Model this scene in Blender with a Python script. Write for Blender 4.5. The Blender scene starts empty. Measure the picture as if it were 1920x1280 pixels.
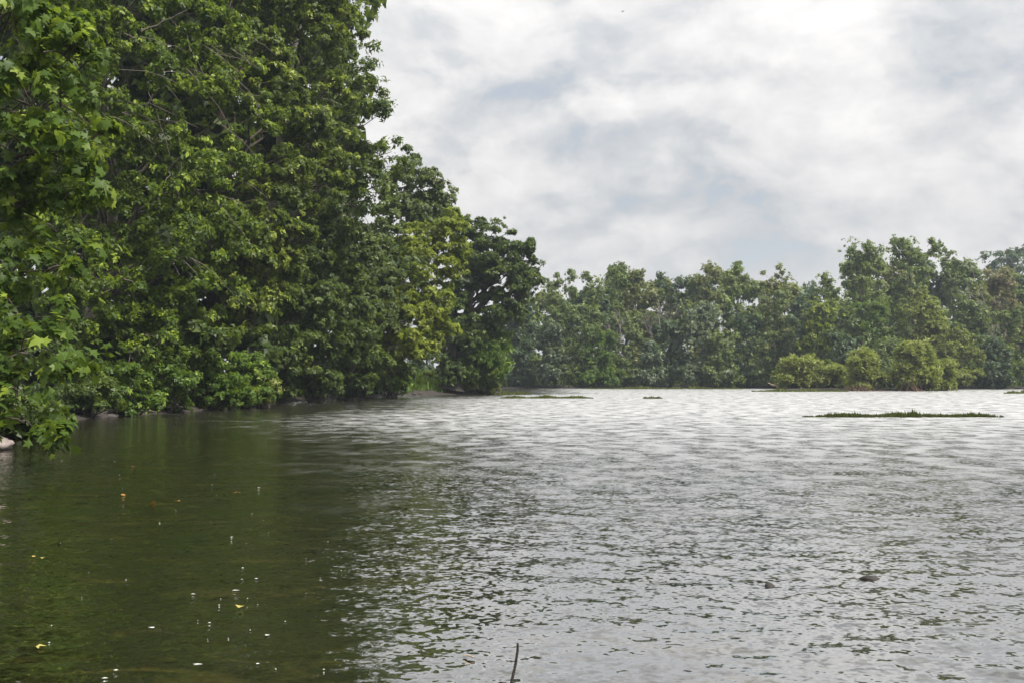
import bpy, math, random
import numpy as np

random.seed(7)
rng = np.random.default_rng(11)
scene = bpy.context.scene
C = scene.collection
R = math.radians

# ------------------------------------------------------------------ camera, sky, sun, exposure
EYE = 1.6
FPX = 1866.7                      # focal length in photo pixels (35 mm lens on 36 mm)
PITCH = math.atan(68 / FPX)
cam_data = bpy.data.cameras.new('camera')
cam_data.lens = 35.0
cam_data.sensor_width = 36.0
cam_data.clip_start = 0.05
cam_data.clip_end = 6000.0
cam = bpy.data.objects.new('camera', cam_data)
C.objects.link(cam)
cam.location = (0, 0, EYE)
cam.rotation_euler = (R(90) + PITCH, 0, 0)
scene.camera = cam

SUN_DIR = np.array([0.52, -0.36, 0.78]); SUN_DIR /= np.linalg.norm(SUN_DIR)
sun_data = bpy.data.lights.new('sun', 'SUN')
sun_data.energy = 4.6
sun_data.angle = R(10)
sun_data.color = (1.0, 0.95, 0.86)
sun = bpy.data.objects.new('sun', sun_data)
C.objects.link(sun)
from mathutils import Vector
sun.rotation_euler = Vector(SUN_DIR).to_track_quat('Z', 'Y').to_euler()

scene.view_settings.view_transform = 'Standard'
scene.view_settings.look = 'None'
scene.view_settings.gamma = 1.0
scene.view_settings.exposure = 0.6
scene.view_settings.use_curve_mapping = False
scene.cycles.max_bounces = 6
scene.cycles.diffuse_bounces = 3
scene.cycles.glossy_bounces = 3
scene.cycles.transmission_bounces = 4
scene.cycles.volume_bounces = 0
scene.cycles.caustics_reflective = False
scene.cycles.caustics_refractive = False
scene.cycles.sample_clamp_indirect = 4.0
scene.cycles.use_denoising = True
scene.cycles.denoising_input_passes = 'RGB_ALBEDO_NORMAL'
scene.cycles.denoising_prefilter = 'ACCURATE'

world = bpy.data.worlds.new('World')
scene.world = world
world.use_nodes = True


class NT:
    """small helper for writing node trees"""
    def __init__(self, tree):
        self.t = tree
        self.t.nodes.clear()

    def n(self, typ, **kw):
        nd = self.t.nodes.new(typ)
        for k, v in kw.items():
            setattr(nd, k, v)
        return nd

    def put(self, sock, v):
        if hasattr(v, 'is_output'):
            self.t.links.new(v, sock)
        else:
            sock.default_value = v

    def math(self, op, a, b=None, c=None, clamp=False):
        nd = self.n('ShaderNodeMath', operation=op, use_clamp=clamp)
        self.put(nd.inputs[0], a)
        if b is not None: self.put(nd.inputs[1], b)
        if c is not None: self.put(nd.inputs[2], c)
        return nd.outputs[0]

    def vmath(self, op, a, b=None, scale=None):
        nd = self.n('ShaderNodeVectorMath', operation=op)
        self.put(nd.inputs[0], a)
        if b is not None: self.put(nd.inputs[1], b)
        if scale is not None: self.put(nd.inputs['Scale'], scale)
        return nd.outputs['Value'] if op in ('LENGTH', 'DOT_PRODUCT', 'DISTANCE') else nd.outputs[0]

    def mix(self, fac, a, b, blend='MIX'):
        nd = self.n('ShaderNodeMix', data_type='RGBA', blend_type=blend)
        self.put(nd.inputs[0], fac)
        self.put(nd.inputs[6], a if hasattr(a, 'is_output') else (*a, 1))
        self.put(nd.inputs[7], b if hasattr(b, 'is_output') else (*b, 1))
        return nd.outputs[2]

    def noise(self, vec, scale, detail=4, rough=0.5, dist=0.0, dims='3D', out=0):
        nd = self.n('ShaderNodeTexNoise', noise_dimensions=dims)
        self.put(nd.inputs['Vector'], vec)
        nd.inputs['Scale'].default_value = scale
        nd.inputs['Detail'].default_value = detail
        nd.inputs['Roughness'].default_value = rough
        nd.inputs['Distortion'].default_value = dist
        return nd.outputs[out]

    def ramp(self, fac, stops, interp='LINEAR'):
        nd = self.n('ShaderNodeValToRGB')
        cr = nd.color_ramp
        cr.interpolation = interp
        while len(cr.elements) < len(stops):
            cr.elements.new(0.5)
        for e, (p, c) in zip(cr.elements, stops):
            e.position = p
            e.color = (*c, 1) if len(c) == 3 else c
        self.put(nd.inputs[0], fac)
        return nd.outputs[0]

    def smooth(self, v, a, b):
        nd = self.n('ShaderNodeMapRange', interpolation_type='SMOOTHSTEP')
        self.put(nd.inputs[0], v)
        nd.inputs[1].default_value = a
        nd.inputs[2].default_value = b
        return nd.outputs[0]


def build_world():
    w = NT(world.node_tree)
    out = w.n('ShaderNodeOutputWorld')
    bg = w.n('ShaderNodeBackground')
    sky = w.n('ShaderNodeTexSky', sky_type='NISHITA', sun_disc=False)
    sky.sun_elevation = math.asin(SUN_DIR[2])
    sky.sun_rotation = math.atan2(SUN_DIR[0], SUN_DIR[1])
    tc = w.n('ShaderNodeTexCoord').outputs['Generated']
    sep = w.n('ShaderNodeSeparateXYZ'); w.put(sep.inputs[0], tc)
    z = w.math('MAXIMUM', sep.outputs[2], 0.0)
    p = w.vmath('MULTIPLY', w.vmath('NORMALIZE', tc), (1.0, 1.0, 1.7))
    warp = w.noise(p, 5.0, 3, 0.5, out=1)
    pw = w.vmath('ADD', p, w.vmath('SCALE', w.vmath('SUBTRACT', warp, (0.5, 0.5, 0.5)), scale=0.10))
    body = w.noise(w.vmath('ADD', pw, (3.7, 1.2, 0.4)), 3.4, 8, 0.50)
    bil = w.noise(w.vmath('ADD', pw, (9.1, 5.3, 2)), 9.5, 8, 0.55)
    # the same billows sampled a little higher: tops catch light, bases are grey
    bil2 = w.noise(w.vmath('ADD', pw, (9.1, 5.3, 2.035)), 9.5, 8, 0.55)
    relief = w.math('SUBTRACT', bil, bil2)
    v = w.math('ADD', w.math('MULTIPLY', body, 0.60), w.math('MULTIPLY', bil, 0.40))
    v = w.math('ADD', v, w.math('MULTIPLY', relief, 0.5))
    # edges of separate cloud heads within the deck
    heads = w.noise(w.vmath('ADD', pw, (1.3, 7.7, 4.1)), 5.6, 9, 0.52)
    heads2 = w.noise(w.vmath('ADD', pw, (1.3, 7.7, 4.15)), 5.6, 9, 0.52)
    v = w.math('ADD', v, w.math('MULTIPLY', w.math('SUBTRACT', w.smooth(heads, 0.48, 0.545), 0.5), 0.075))
    v = w.math('ADD', v, w.math('MULTIPLY', w.math('SUBTRACT', heads, heads2), 0.55))
    # cumulus heads that stand out of the deck: (direction, radius, gain)
    dirn = w.vmath('NORMALIZE', tc)
    wob = w.vmath('SCALE', w.vmath('SUBTRACT', w.noise(dirn, 9.0, 6, 0.6, out=1), (0.5, 0.5, 0.5)), scale=0.13)
    dw = w.vmath('ADD', dirn, wob)
    for (sx, sy, sz, r, g) in CLOUDS:
        d = np.array([sx, sy, sz]); d /= np.linalg.norm(d)
        dv = w.vmath('MULTIPLY', w.vmath('SUBTRACT', dw, tuple(d)), (1.0, 1.0, 1.7))
        m = w.math('SUBTRACT', 1.0, w.smooth(w.vmath('LENGTH', dv), r * (0.5 if g > .08 else 0.25), r))
        v = w.math('ADD', v, w.math('MULTIPLY', m, g))
    col = w.ramp(v, [(0.28, (0.46, 0.482, 0.51)), (0.40, (0.545, 0.558, 0.575)), (0.475, (0.62, 0.62, 0.625)),
                     (0.54, (0.675, 0.67, 0.67)), (0.70, (0.78, 0.772, 0.757))])
    # haze brightens the deck towards the horizon
    hz = w.math('SUBTRACT', 1.0, w.smooth(z, 0.02, 0.19))
    col = w.mix(w.math('MULTIPLY', hz, 0.6), col, (0.70, 0.695, 0.70))
    lum = w.math('MULTIPLY', w.math('ADD', 0.70, w.math('MULTIPLY', z, 0.56)), 10.0)   # an overcast deck is brighter overhead
    col10 = w.vmath('SCALE', col, scale=lum)
    thin = w.math('MULTIPLY', w.math('SUBTRACT', 1.0, w.smooth(v, 0.2, 0.36)), 0.25)
    fin = w.mix(thin, col10, sky.outputs[0])
    w.put(bg.inputs[0], fin)
    bg.inputs[1].default_value = 0.1
    w.t.links.new(bg.outputs[0], out.inputs[0])


def ray(px, py):
    """direction through a point of the photograph"""
    u, v = (px - 960) / FPX, (640 - py) / FPX
    cp, sp = math.cos(PITCH), math.sin(PITCH)
    return np.array([u, cp - v * sp, sp + v * cp])


CLOUDS = []
for (cx, cy, r, g) in [(1345, 90, .060, .085), (960, 245, .065, .09), (1120, 205, .04, .10), (880, 150, .06, .06),
                       (1040, 355, .07, .09), (1600, 250, .10, .05), (1240, 330, .06, .04),
                       (1050, 392, .055, -.10), (1350, 385, .08, -.05), (1540, 265, .05, -.07), (1030, 205, .04, -.07),
                       (1850, 40, .14, -.10), (1780, 280, .06, -.05), (800, 60, .08, -.04), (1470, 390, .06, -.045)]:
    d = ray(cx, cy); CLOUDS.append((d[0], d[1], d[2], r, g))
build_world()


def spot(px, py, d):
    """the place seen at photo pixel (px, py) at d metres out"""
    v = ray(px, py)
    return v * (d / v[1]) + np.array([0, 0, EYE])


def on_water(px, py):
    v = ray(px, py)
    return v * (-EYE / v[2]) + np.array([0, 0, EYE])


# ------------------------------------------------------------------ mesh and object helpers
def mesh_np(name, V, F, smooth=False, attrs=None):
    """V (n,3), F (m,k) all the same k"""
    me = bpy.data.meshes.new(name)
    V = np.ascontiguousarray(V, dtype=np.float32); F = np.ascontiguousarray(F, dtype=np.int32)
    m, k = F.shape
    me.vertices.add(len(V)); me.vertices.foreach_set('co', V.ravel())
    me.loops.add(m * k); me.loops.foreach_set('vertex_index', F.ravel())
    me.polygons.add(m); me.polygons.foreach_set('loop_start', np.arange(0, m * k, k, dtype=np.int32))
    if smooth:
        me.polygons.foreach_set('use_smooth', np.ones(m, dtype=bool))
    for an, arr in (attrs or {}).items():
        a = me.attributes.new(an, 'FLOAT', 'POINT')
        a.data.foreach_set('value', np.ascontiguousarray(arr, dtype=np.float32))
    me.update(calc_edges=True)
    return me


def link(name, me, mat=None, parent=None, loc=None):
    o = bpy.data.objects.new(name, me)
    C.objects.link(o)
    if mat is not None and me is not None and not me.materials:
        me.materials.append(mat)
    if parent is not None: o.parent = parent
    if loc is not None: o.location = loc
    return o


def tag(o, label=None, cat=None, group=None, kind=None):
    if label: o['label'] = label
    if cat: o['category'] = cat
    if group: o['group'] = group
    if kind: o['kind'] = kind
    return o


class Tubes:
    """collects tapered tubes into one quad mesh"""
    def __init__(self): self.V = []; self.F = []; self.n = 0

    def add(self, pts, radii, sides=6):
        pts = np.asarray(pts, float); radii = np.asarray(radii, float)
        k = len(pts)
        tan = np.gradient(pts, axis=0)
        tan /= np.linalg.norm(tan, axis=1, keepdims=True) + 1e-9
        ref = np.array([0.31, 0.95, 0.05]) if abs(tan[0, 1]) < 0.8 else np.array([1.0, 0.1, 0.0])
        a = np.cross(tan, ref); a /= np.linalg.norm(a, axis=1, keepdims=True) + 1e-9
        b = np.cross(tan, a)
        th = np.arange(sides) * 2 * math.pi / sides
        ring = pts[:, None, :] + radii[:, None, None] * (np.cos(th)[None, :, None] * a[:, None, :] + np.sin(th)[None, :, None] * b[:, None, :])
        self.V.append(ring.reshape(-1, 3))
        i = np.arange(k - 1)[:, None] * sides; j = np.arange(sides)[None, :]; jn = (j + 1) % sides
        q = np.stack([i + j, i + jn, i + sides + jn, i + sides + j], -1).reshape(-1, 4) + self.n
        self.F.append(q)
        self.n += k * sides

    def build(self, name):
        return mesh_np(name, np.concatenate(self.V), np.concatenate(self.F), smooth=True)


# ------------------------------------------------------------------ materials
MATS = {}


def new_mat(name):
    m = bpy.data.materials.new(name); m.use_nodes = True
    t = NT(m.node_tree)
    out = t.n('ShaderNodeOutputMaterial')
    return m, t, out


def leaf_mat(name, dark, mid, light, trans=0.35, rough=0.48, spec=0.32):
    m, t, out = new_mat('leaf_' + name)
    at = t.n('ShaderNodeAttribute', attribute_name='tint').outputs['Fac']
    col = t.ramp(at, [(0.0, dark), (0.55, mid), (1.0, light)])
    pr = t.n('ShaderNodeBsdfPrincipled')
    t.put(pr.inputs['Base Color'], col)
    pr.inputs['Roughness'].default_value = rough
    pr.inputs['Specular IOR Level'].default_value = spec
    tr = t.n('ShaderNodeBsdfTranslucent')
    t.put(tr.inputs[0], t.mix(0.55, col, (0.34, 0.46, 0.04), 'MIX'))
    mx = t.n('ShaderNodeMixShader'); mx.inputs[0].default_value = trans
    t.t.links.new(pr.outputs[0], mx.inputs[1]); t.t.links.new(tr.outputs[0], mx.inputs[2])
    t.t.links.new(mx.outputs[0], out.inputs[0])
    MATS[name] = m
    return m


leaf_mat('sycamore', (0.030, 0.060, 0.010), (0.078, 0.132, 0.018), (0.26, 0.34, 0.045), 0.42, 0.5, 0.28)
leaf_mat('maple', (0.034, 0.062, 0.008), (0.085, 0.135, 0.014), (0.27, 0.35, 0.040), 0.42)
leaf_mat('mapleolive', (0.040, 0.062, 0.010), (0.100, 0.140, 0.020), (0.27, 0.32, 0.05), 0.40)
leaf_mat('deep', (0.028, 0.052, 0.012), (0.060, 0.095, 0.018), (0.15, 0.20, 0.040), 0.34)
leaf_mat('shrub', (0.036, 0.072, 0.010), (0.085, 0.150, 0.018), (0.22, 0.31, 0.045), 0.42)
leaf_mat('grey', (0.048, 0.075, 0.024), (0.095, 0.130, 0.042), (0.18, 0.22, 0.08), 0.34)
leaf_mat('gold', (0.075, 0.100, 0.012), (0.165, 0.205, 0.020), (0.31, 0.35, 0.05), 0.45)
leaf_mat('silver', (0.065, 0.095, 0.052), (0.140, 0.180, 0.105), (0.32, 0.36, 0.26), 0.28)
leaf_mat('blue', (0.026, 0.050, 0.028), (0.056, 0.088, 0.046), (0.11, 0.155, 0.08), 0.28)
leaf_mat('far', (0.042, 0.072, 0.020), (0.098, 0.140, 0.038), (0.22, 0.27, 0.080), 0.34)
leaf_mat('olive', (0.066, 0.080, 0.024), (0.135, 0.150, 0.048), (0.24, 0.25, 0.10), 0.34)
leaf_mat('willow', (0.095, 0.112, 0.028), (0.20, 0.225, 0.055), (0.34, 0.37, 0.11), 0.40)
leaf_mat('russet', (0.095, 0.068, 0.045), (0.155, 0.120, 0.070), (0.22, 0.19, 0.10), 0.28)
leaf_mat('reed', (0.036, 0.040, 0.014), (0.105, 0.125, 0.034), (0.19, 0.20, 0.065), 0.3)
leaf_mat('fallen', (0.30, 0.10, 0.04), (0.36, 0.22, 0.06), (0.42, 0.36, 0.10), 0.1)


def bark_mat(name, a, b, scale=6):
    m, t, out = new_mat('bark_' + name)
    co = t.n('ShaderNodeTexCoord').outputs['Object']
    mp = t.n('ShaderNodeMapping'); t.put(mp.inputs[0], co); mp.inputs['Scale'].default_value = (1, 1, 0.25)
    nz = t.noise(mp.outputs[0], scale, 6, 0.65)
    pr = t.n('ShaderNodeBsdfPrincipled')
    t.put(pr.inputs['Base Color'], t.ramp(nz, [(0.32, a), (0.68, b)]))
    pr.inputs['Roughness'].default_value = 0.9
    bp = t.n('ShaderNodeBump'); bp.inputs['Strength'].default_value = 0.7; bp.inputs['Distance'].default_value = 0.05
    t.put(bp.inputs['Height'], nz); t.put(pr.inputs['Normal'], bp.outputs[0])
    t.t.links.new(pr.outputs[0], out.inputs[0])
    MATS['bark_' + name] = m
    return m


bark_mat('brown', (0.045, 0.034, 0.026), (0.13, 0.105, 0.085))
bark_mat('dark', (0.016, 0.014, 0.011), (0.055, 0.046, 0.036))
bark_mat('pale', (0.13, 0.11, 0.095), (0.34, 0.30, 0.27))
bark_mat('limb', (0.08, 0.065, 0.055), (0.20, 0.165, 0.15))
bark_mat('dead', (0.16, 0.13, 0.13), (0.34, 0.29, 0.28))
bark_mat('drift', (0.22, 0.16, 0.11), (0.48, 0.38, 0.29))
bark_mat('root', (0.07, 0.038, 0.026), (0.17, 0.10, 0.07))
bark_mat('twig', (0.018, 0.014, 0.012), (0.06, 0.048, 0.04), 40)


def stone_mat(k):
    m, t, out = new_mat('river_stone')
    co = t.n('ShaderNodeTexCoord').outputs['Object']
    nz = t.noise(co, 5, 8, 0.65)
    n2 = t.noise(co, 28, 4, 0.6)
    pr = t.n('ShaderNodeBsdfPrincipled')
    c = t.ramp(nz, [(p_, tuple(k * v_ for v_ in c_)) for p_, c_ in ((0.3, (0.11, 0.085, 0.08)), (0.55, (0.22, 0.175, 0.165)), (0.75, (0.34, 0.29, 0.27)))])
    t.put(pr.inputs['Base Color'], t.mix(0.25, c, t.ramp(n2, [(0.4, (0.06 * k, 0.05 * k, 0.045 * k)), (0.6, (0.3 * k, 0.27 * k, 0.25 * k))])))
    pr.inputs['Roughness'].default_value = 0.75
    bp = t.n('ShaderNodeBump'); bp.inputs['Strength'].default_value = 0.5; bp.inputs['Distance'].default_value = 0.03
    t.put(bp.inputs['Height'], nz); t.put(pr.inputs['Normal'], bp.outputs[0])
    t.t.links.new(pr.outputs[0], out.inputs[0])
    return m


def ground_mat():
    m, t, out = new_mat('bank_soil')
    co = t.n('ShaderNodeTexCoord').outputs['Object']
    n1 = t.noise(co, 0.5, 6, 0.6); n2 = t.noise(co, 5.0, 6, 0.65)
    mud = t.ramp(n2, [(0.3, (0.013, 0.010, 0.008)), (0.52, (0.030, 0.023, 0.020)), (0.72, (0.070, 0.055, 0.050))])
    grass = t.ramp(n2, [(0.3, (0.045, 0.075, 0.016)), (0.7, (0.12, 0.17, 0.04))])
    sd = t.n('ShaderNodeAttribute', attribute_name='inland').outputs['Fac']
    f = t.smooth(t.math('ADD', sd, t.math('MULTIPLY', t.math('SUBTRACT', n1, 0.5), 2.0)), 1.2, 2.6)
    pr = t.n('ShaderNodeBsdfPrincipled')
    t.put(pr.inputs['Base Color'], t.mix(f, mud, grass))
    pr.inputs['Roughness'].default_value = 0.85
    bp = t.n('ShaderNodeBump'); bp.inputs['Strength'].default_value = 0.8; bp.inputs['Distance'].default_value = 0.06
    t.put(bp.inputs['Height'], n2); t.put(pr.inputs['Normal'], bp.outputs[0])
    t.t.links.new(pr.outputs[0], out.inputs[0])
    return m


def water_mat():
    m, t, out = new_mat('river_water')
    co = t.n('ShaderNodeTexCoord').outputs['Object']
    wind = t.n('ShaderNodeAttribute', attribute_name='wind').outputs['Fac']
    gm = t.n('ShaderNodeMapping'); t.put(gm.inputs[0], co); gm.inputs['Scale'].default_value = (0.35, 1.0, 1.0)
    gust = t.smooth(t.noise(gm.outputs[0], 0.30, 6, 0.62, 0.3, dims='2D'), 0.25, 0.75)
    amp = t.math('MULTIPLY', wind, t.math('ADD', 0.50, t.math('MULTIPLY', gust, 0.7)))
    mp = t.n('ShaderNodeMapping'); t.put(mp.inputs[0], co)
    mp.inputs['Rotation'].default_value = (0, 0, R(-12)); mp.inputs['Scale'].default_value = (0.8, 1.0, 1.0)
    q = mp.outputs[0]
    tot = None
    for sc, a, dt in ((2.0, 0.18, 2), (8.0, 0.46, 2), (22.0, 0.50, 1)):
        c = t.vmath('SUBTRACT', t.noise(q, sc, dt, 0.5, 0.25, dims='2D', out=1), (0.5, 0.5, 0.5))
        c = t.vmath('MULTIPLY', c, (a * 0.75, a, 0.0))
        tot = c if tot is None else t.vmath('ADD', tot, c)
    slope = t.vmath('SCALE', tot, scale=amp)
    gn = t.n('ShaderNodeNewGeometry').outputs['Normal']
    nrm = t.vmath('NORMALIZE', t.vmath('ADD', gn, slope))
    # body of the water: olive silt with patches of algae and brown bed showing in the shallows
    b1 = t.noise(co, 0.8, 5, 0.6, dims='2D'); b2 = t.noise(gm.outputs[0], 4.5, 6, 0.68, 0.8, dims='2D')
    bed = t.ramp(b2, [(0.34, (0.004, 0.0035, 0.001)), (0.52, (0.012, 0.011, 0.004)), (0.70, (0.048, 0.036, 0.010))])
    col = t.mix(t.smooth(b1, 0.4, 0.65), bed, (0.009, 0.011, 0.003))
    pm = t.n('ShaderNodeMapping'); t.put(pm.inputs[0], co); pm.inputs['Scale'].default_value = (1.0, 0.8, 1.0)
    paws = t.smooth(t.noise(pm.outputs[0], 1.3, 6, 0.72, 0.2, dims='2D'), 0.32, 0.68)
    ruf = t.n('ShaderNodeAttribute', attribute_name='chop').outputs['Fac']   # ripples too fine to be built
    df = t.n('ShaderNodeBsdfDiffuse'); t.put(df.inputs[0], col)
    gl = t.n('ShaderNodeBsdfAnisotropic'); gl.inputs['Color'].default_value = (1, 1, 1, 1)
    t.put(gl.inputs['Roughness'], t.math('MULTIPLY', ruf, t.math('ADD', 0.45, t.math('MULTIPLY', paws, 1.0))))
    t.put(gl.inputs['Normal'], nrm)
    fr = t.n('ShaderNodeFresnel'); fr.inputs['IOR'].default_value = 1.33; t.put(fr.inputs['Normal'], nrm)
    mx = t.n('ShaderNodeMixShader')
    t.put(mx.inputs[0], t.math('MINIMUM', t.math('MULTIPLY', fr.outputs[0], 2.9), 0.66))
    t.t.links.new(df.outputs[0], mx.inputs[1]); t.t.links.new(gl.outputs[0], mx.inputs[2])
    t.t.links.new(mx.outputs[0], out.inputs[0])
    return m


# ------------------------------------------------------------------ the setting: ground and water
SHORE = np.array([(-5, 2.6), (-8.5, 6), (-10.8, 14), (-12.0, 23.0), (-14.6, 30), (-16.9, 37.5), (-15.9, 46), (-13.9, 54), (-15.2, 62),
                  (-15.2, 71), (-13.2, 80), (-10.6, 89), (-6.6, 95), (-3.0, 99), (-1.4, 103), (-2.8, 112), (-6, 130), (-9, 146),
                  (-4, 156), (10, 158), (26, 157), (40, 153), (52, 149), (64, 147), (80, 146), (96, 128), (104, 70), (90, 4),
                  (40, 1.2), (12, 2.4), (3, 2.8)], float)


def shore_dist(x, y):
    """signed distance to the waterline, positive on land"""
    x = np.asarray(x, float); y = np.asarray(y, float)
    best = np.full(x.shape, 1e9); inside = np.zeros(x.shape, bool)
    n = len(SHORE)
    for i in range(n):
        ax, ay = SHORE[i]; bx, by = SHORE[(i + 1) % n]
        dx, dy = bx - ax, by - ay
        tt = np.clip(((x - ax) * dx + (y - ay) * dy) / (dx * dx + dy * dy), 0, 1)
        best = np.minimum(best, np.hypot(x - ax - tt * dx, y - ay - tt * dy))
        cond = ((ay > y) != (by > y)) & (x < (bx - ax) * (y - ay) / (by - ay + 1e-12) + ax)
        inside ^= cond
    return np.where(inside, -best, best)


def waves2(x, y, seed, n, l0, l1):
    r = np.random.default_rng(seed)
    z = np.zeros_like(x)
    for _ in range(n):
        l = math.exp(r.uniform(math.log(l0), math.log(l1))); a = r.uniform(0, 2 * math.pi)
        z += np.sin((x * math.cos(a) + y * math.sin(a)) * 2 * math.pi / l + r.uniform(0, 6.28)) * (l / l1) ** 0.7
    return z / math.sqrt(n)


def ground_z(x, y, sd=None):
    x = np.asarray(x, float); y = np.asarray(y, float)
    if sd is None: sd = shore_dist(x, y)
    s = sd + 0.35 * waves2(x, y, 5, 10, 1.2, 6)
    land = 0.42 * np.clip(s / 0.9, 0, 1) ** 0.7 + 0.6 * np.clip((s - 0.8) / 6, 0, 1) + 0.8 * np.clip((s - 6) / 30, 0, 1)
    land += 0.05 * waves2(x, y, 6, 12, 0.6, 3) * np.clip(s, 0, 1)
    hill = 17.0 * np.clip((y - 175) / 120, 0, 1) ** 1.3 * np.clip((x - 30) / 90, 0, 1)
    bed = -0.7 * np.clip(-s / 5, 0, 1)
    return np.where(s > 0, land + hill, bed)


def axis(parts):
    out = []
    for a, b, n in parts:
        out.append(np.linspace(a, b, n, endpoint=False))
    return np.concatenate(out + [np.array([parts[-1][1]])])


def build_ground():
    xs = axis([(-900, -200, 8), (-200, -40, 30), (-40, -22, 20), (-22, 2, 56), (2, 110, 40), (110, 250, 20), (250, 900, 8)])
    ys = axis([(-600, -40, 8), (-40, 0, 16), (0, 20, 20), (20, 110, 110), (110, 165, 30), (165, 300, 30), (300, 900, 10)])
    X, Y = np.meshgrid(xs, ys)
    sd = shore_dist(X, Y)
    Z = ground_z(X, Y, sd)
    V = np.stack([X, Y, Z], -1).reshape(-1, 3)
    nx, ny = len(xs), len(ys)
    i = np.arange(ny - 1)[:, None] * nx + np.arange(nx - 1)[None, :]
    F = np.stack([i, i + 1, i + nx + 1, i + nx], -1).reshape(-1, 4)
    o = link('ground', mesh_np('ground', V, F, True, {'inland': np.clip(sd, -5, 50).ravel()}), ground_mat())
    tag(o, 'muddy river bank and forest floor', kind='structure')


def build_water():
    ys = [2.2]
    while ys[-1] < 172: ys.append(ys[-1] * 1.0092 + 0.002)
    ys = np.array(ys); nu = 400
    u = np.linspace(-1, 1, nu)
    half = 0.62 * ys + 4
    X = u[None, :] * half[:, None]; Y = np.repeat(ys[:, None], nu, 1)
    dx = (half * 2 / nu)[:, None]; dy = (np.gradient(ys))[:, None]
    # wind: sheltered water in the lee of the left bank, open chop to the right
    lx = np.interp(ys, [2, 14, 23, 37, 54, 71, 90, 100], [-7, -10.8, -12, -17, -14, -15.2, -10.5, -3])
    fetch = X - lx[:, None] + 0.8 * waves2(X, Y, 3, 8, 3, 12) + 1.3 * waves2(X * .6, Y, 4, 14, .8, 4)
    wind = 0.58 + 0.42 * np.clip((fetch - 5.5) / 7.0, 0, 1)
    chop = (0.10 + 0.40 * np.clip((Y - 8) / 38, 0, 1) ** 0.75) * np.clip((wind - 0.42) / 0.58, 0, 1)
    Z = np.zeros_like(X)
    r = np.random.default_rng(21)
    for _ in range(130):
        l = math.exp(r.uniform(math.log(0.095), math.log(0.85)))
        a = R(262) + r.normal(0, 0.75)
        kx, ky = math.cos(a), math.sin(a)
        ph = r.uniform(0, 6.28)
        steep = 0.0150 * (l / 0.5) ** -0.30
        A = steep * l / (2 * math.pi)
        # a ripple is only as fine as the surface that carries it
        eff = np.maximum(dx * abs(kx), dy * abs(ky))
        att = np.clip((l / eff - 2.2) / 2.5, 0, 1)
        group = 0.65 + 0.5 * np.sin((X * r.uniform(-.5, .5) + Y * r.uniform(-.5, .5)) * 2.2 + r.uniform(0, 6))
        s = np.sin((X * kx + Y * ky) * 2 * math.pi / l + ph + 0.6 * np.sin(X * 0.9 * r.uniform(.5, 1.5) + Y * 0.7 + ph))
        Z += A * att * group * s
    Z *= 0.70 * wind
    V = np.stack([X, Y, Z], -1).reshape(-1, 3)
    ny = len(ys)
    i = np.arange(ny - 1)[:, None] * nu + np.arange(nu - 1)[None, :]
    F = np.stack([i, i + 1, i + nu + 1, i + nu], -1).reshape(-1, 4)
    o = link('water', mesh_np('water', V, F, True, {'wind': wind.ravel(), 'chop': chop.ravel()}), water_mat())
    tag(o, 'rippled river water, dark under the trees and silvery in the open', kind='structure')


build_ground()
build_water()

# ------------------------------------------------------------------ foliage
DIAMOND = (np.array([(0, 0, 0), (0.30, 0.42, 0.07), (0, 1, -0.10), (-0.30, 0.42, 0.07)]), np.array([(0, 1, 2), (0, 2, 3)]))
FAT = (np.array([(0, 0, 0), (0.42, 0.45, 0.08), (0, 1, -0.10), (-0.42, 0.45, 0.08)]), np.array([(0, 1, 2), (0, 2, 3)]))
ONE = (np.array([(-.40, .06, 0), (.36, .16, .05), (.02, 1, -.06)]), np.array([(0, 1, 2)]))
NARROW = (np.array([(0, 0, 0), (0.17, 0.45, 0.04), (0, 1, -0.12), (-0.17, 0.45, 0.04)]), np.array([(0, 1, 2), (0, 2, 3)]))
_st = [(0, 0), (.46, .02), (.30, .26), (.58, .58), (.24, .54), (0, 1.0), (-.24, .54), (-.58, .58), (-.30, .26), (-.46, .02)]
STAR = (np.array([(0, .34, .03)] + [(x, y, -0.22 * (x * x + (y - .34) ** 2) + (0.05 if i % 2 else 0)) for i, (x, y) in enumerate(_st)]),
        np.array([(0, i + 1, (i + 1) % 10 + 1) for i in range(10)]))
TRI = (np.array([(0, 0, 0), (.42, .30, -.03), (.16, .40, .05), (0, 1, -.10), (-.16, .40, .05), (-.42, .30, -.03)]),
       np.array([(0, 1, 2), (0, 2, 3), (0, 3, 4), (0, 4, 5)]))


def unit(v): return v / (np.linalg.norm(v, axis=-1, keepdims=True) + 1e-9)


def leaf_frames(pos, dirn, nrm, size):
    """orthonormal frames: y along the leaf, z its face"""
    y = unit(dirn); z = unit(nrm - y * np.sum(nrm * y, -1, keepdims=True)); x = np.cross(y, z)
    return np.stack([x, y, z], 1) * size[:, None, None]


def leaf_mesh(name, pos, dirn, nrm, size, tint, tmpl):
    TV, TF = tmpl
    B = leaf_frames(pos, dirn, nrm, size)
    V = pos[:, None, :] + np.einsum('tk,nkj->ntj', TV, B)
    n, m = len(pos), len(TV)
    F = (np.arange(n)[:, None, None] * m + TF[None]).reshape(-1, 3)
    return mesh_np(name, V.reshape(-1, 3), F, False, {'tint': np.repeat(np.clip(tint, 0, 1), m)})


def rand_dirs(n):
    return unit(rng.normal(size=(n, 3)))


FACE = unit(np.array([0.55, -0.80, 0.15]))      # the riverward side, where the wood keeps its leaves


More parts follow.
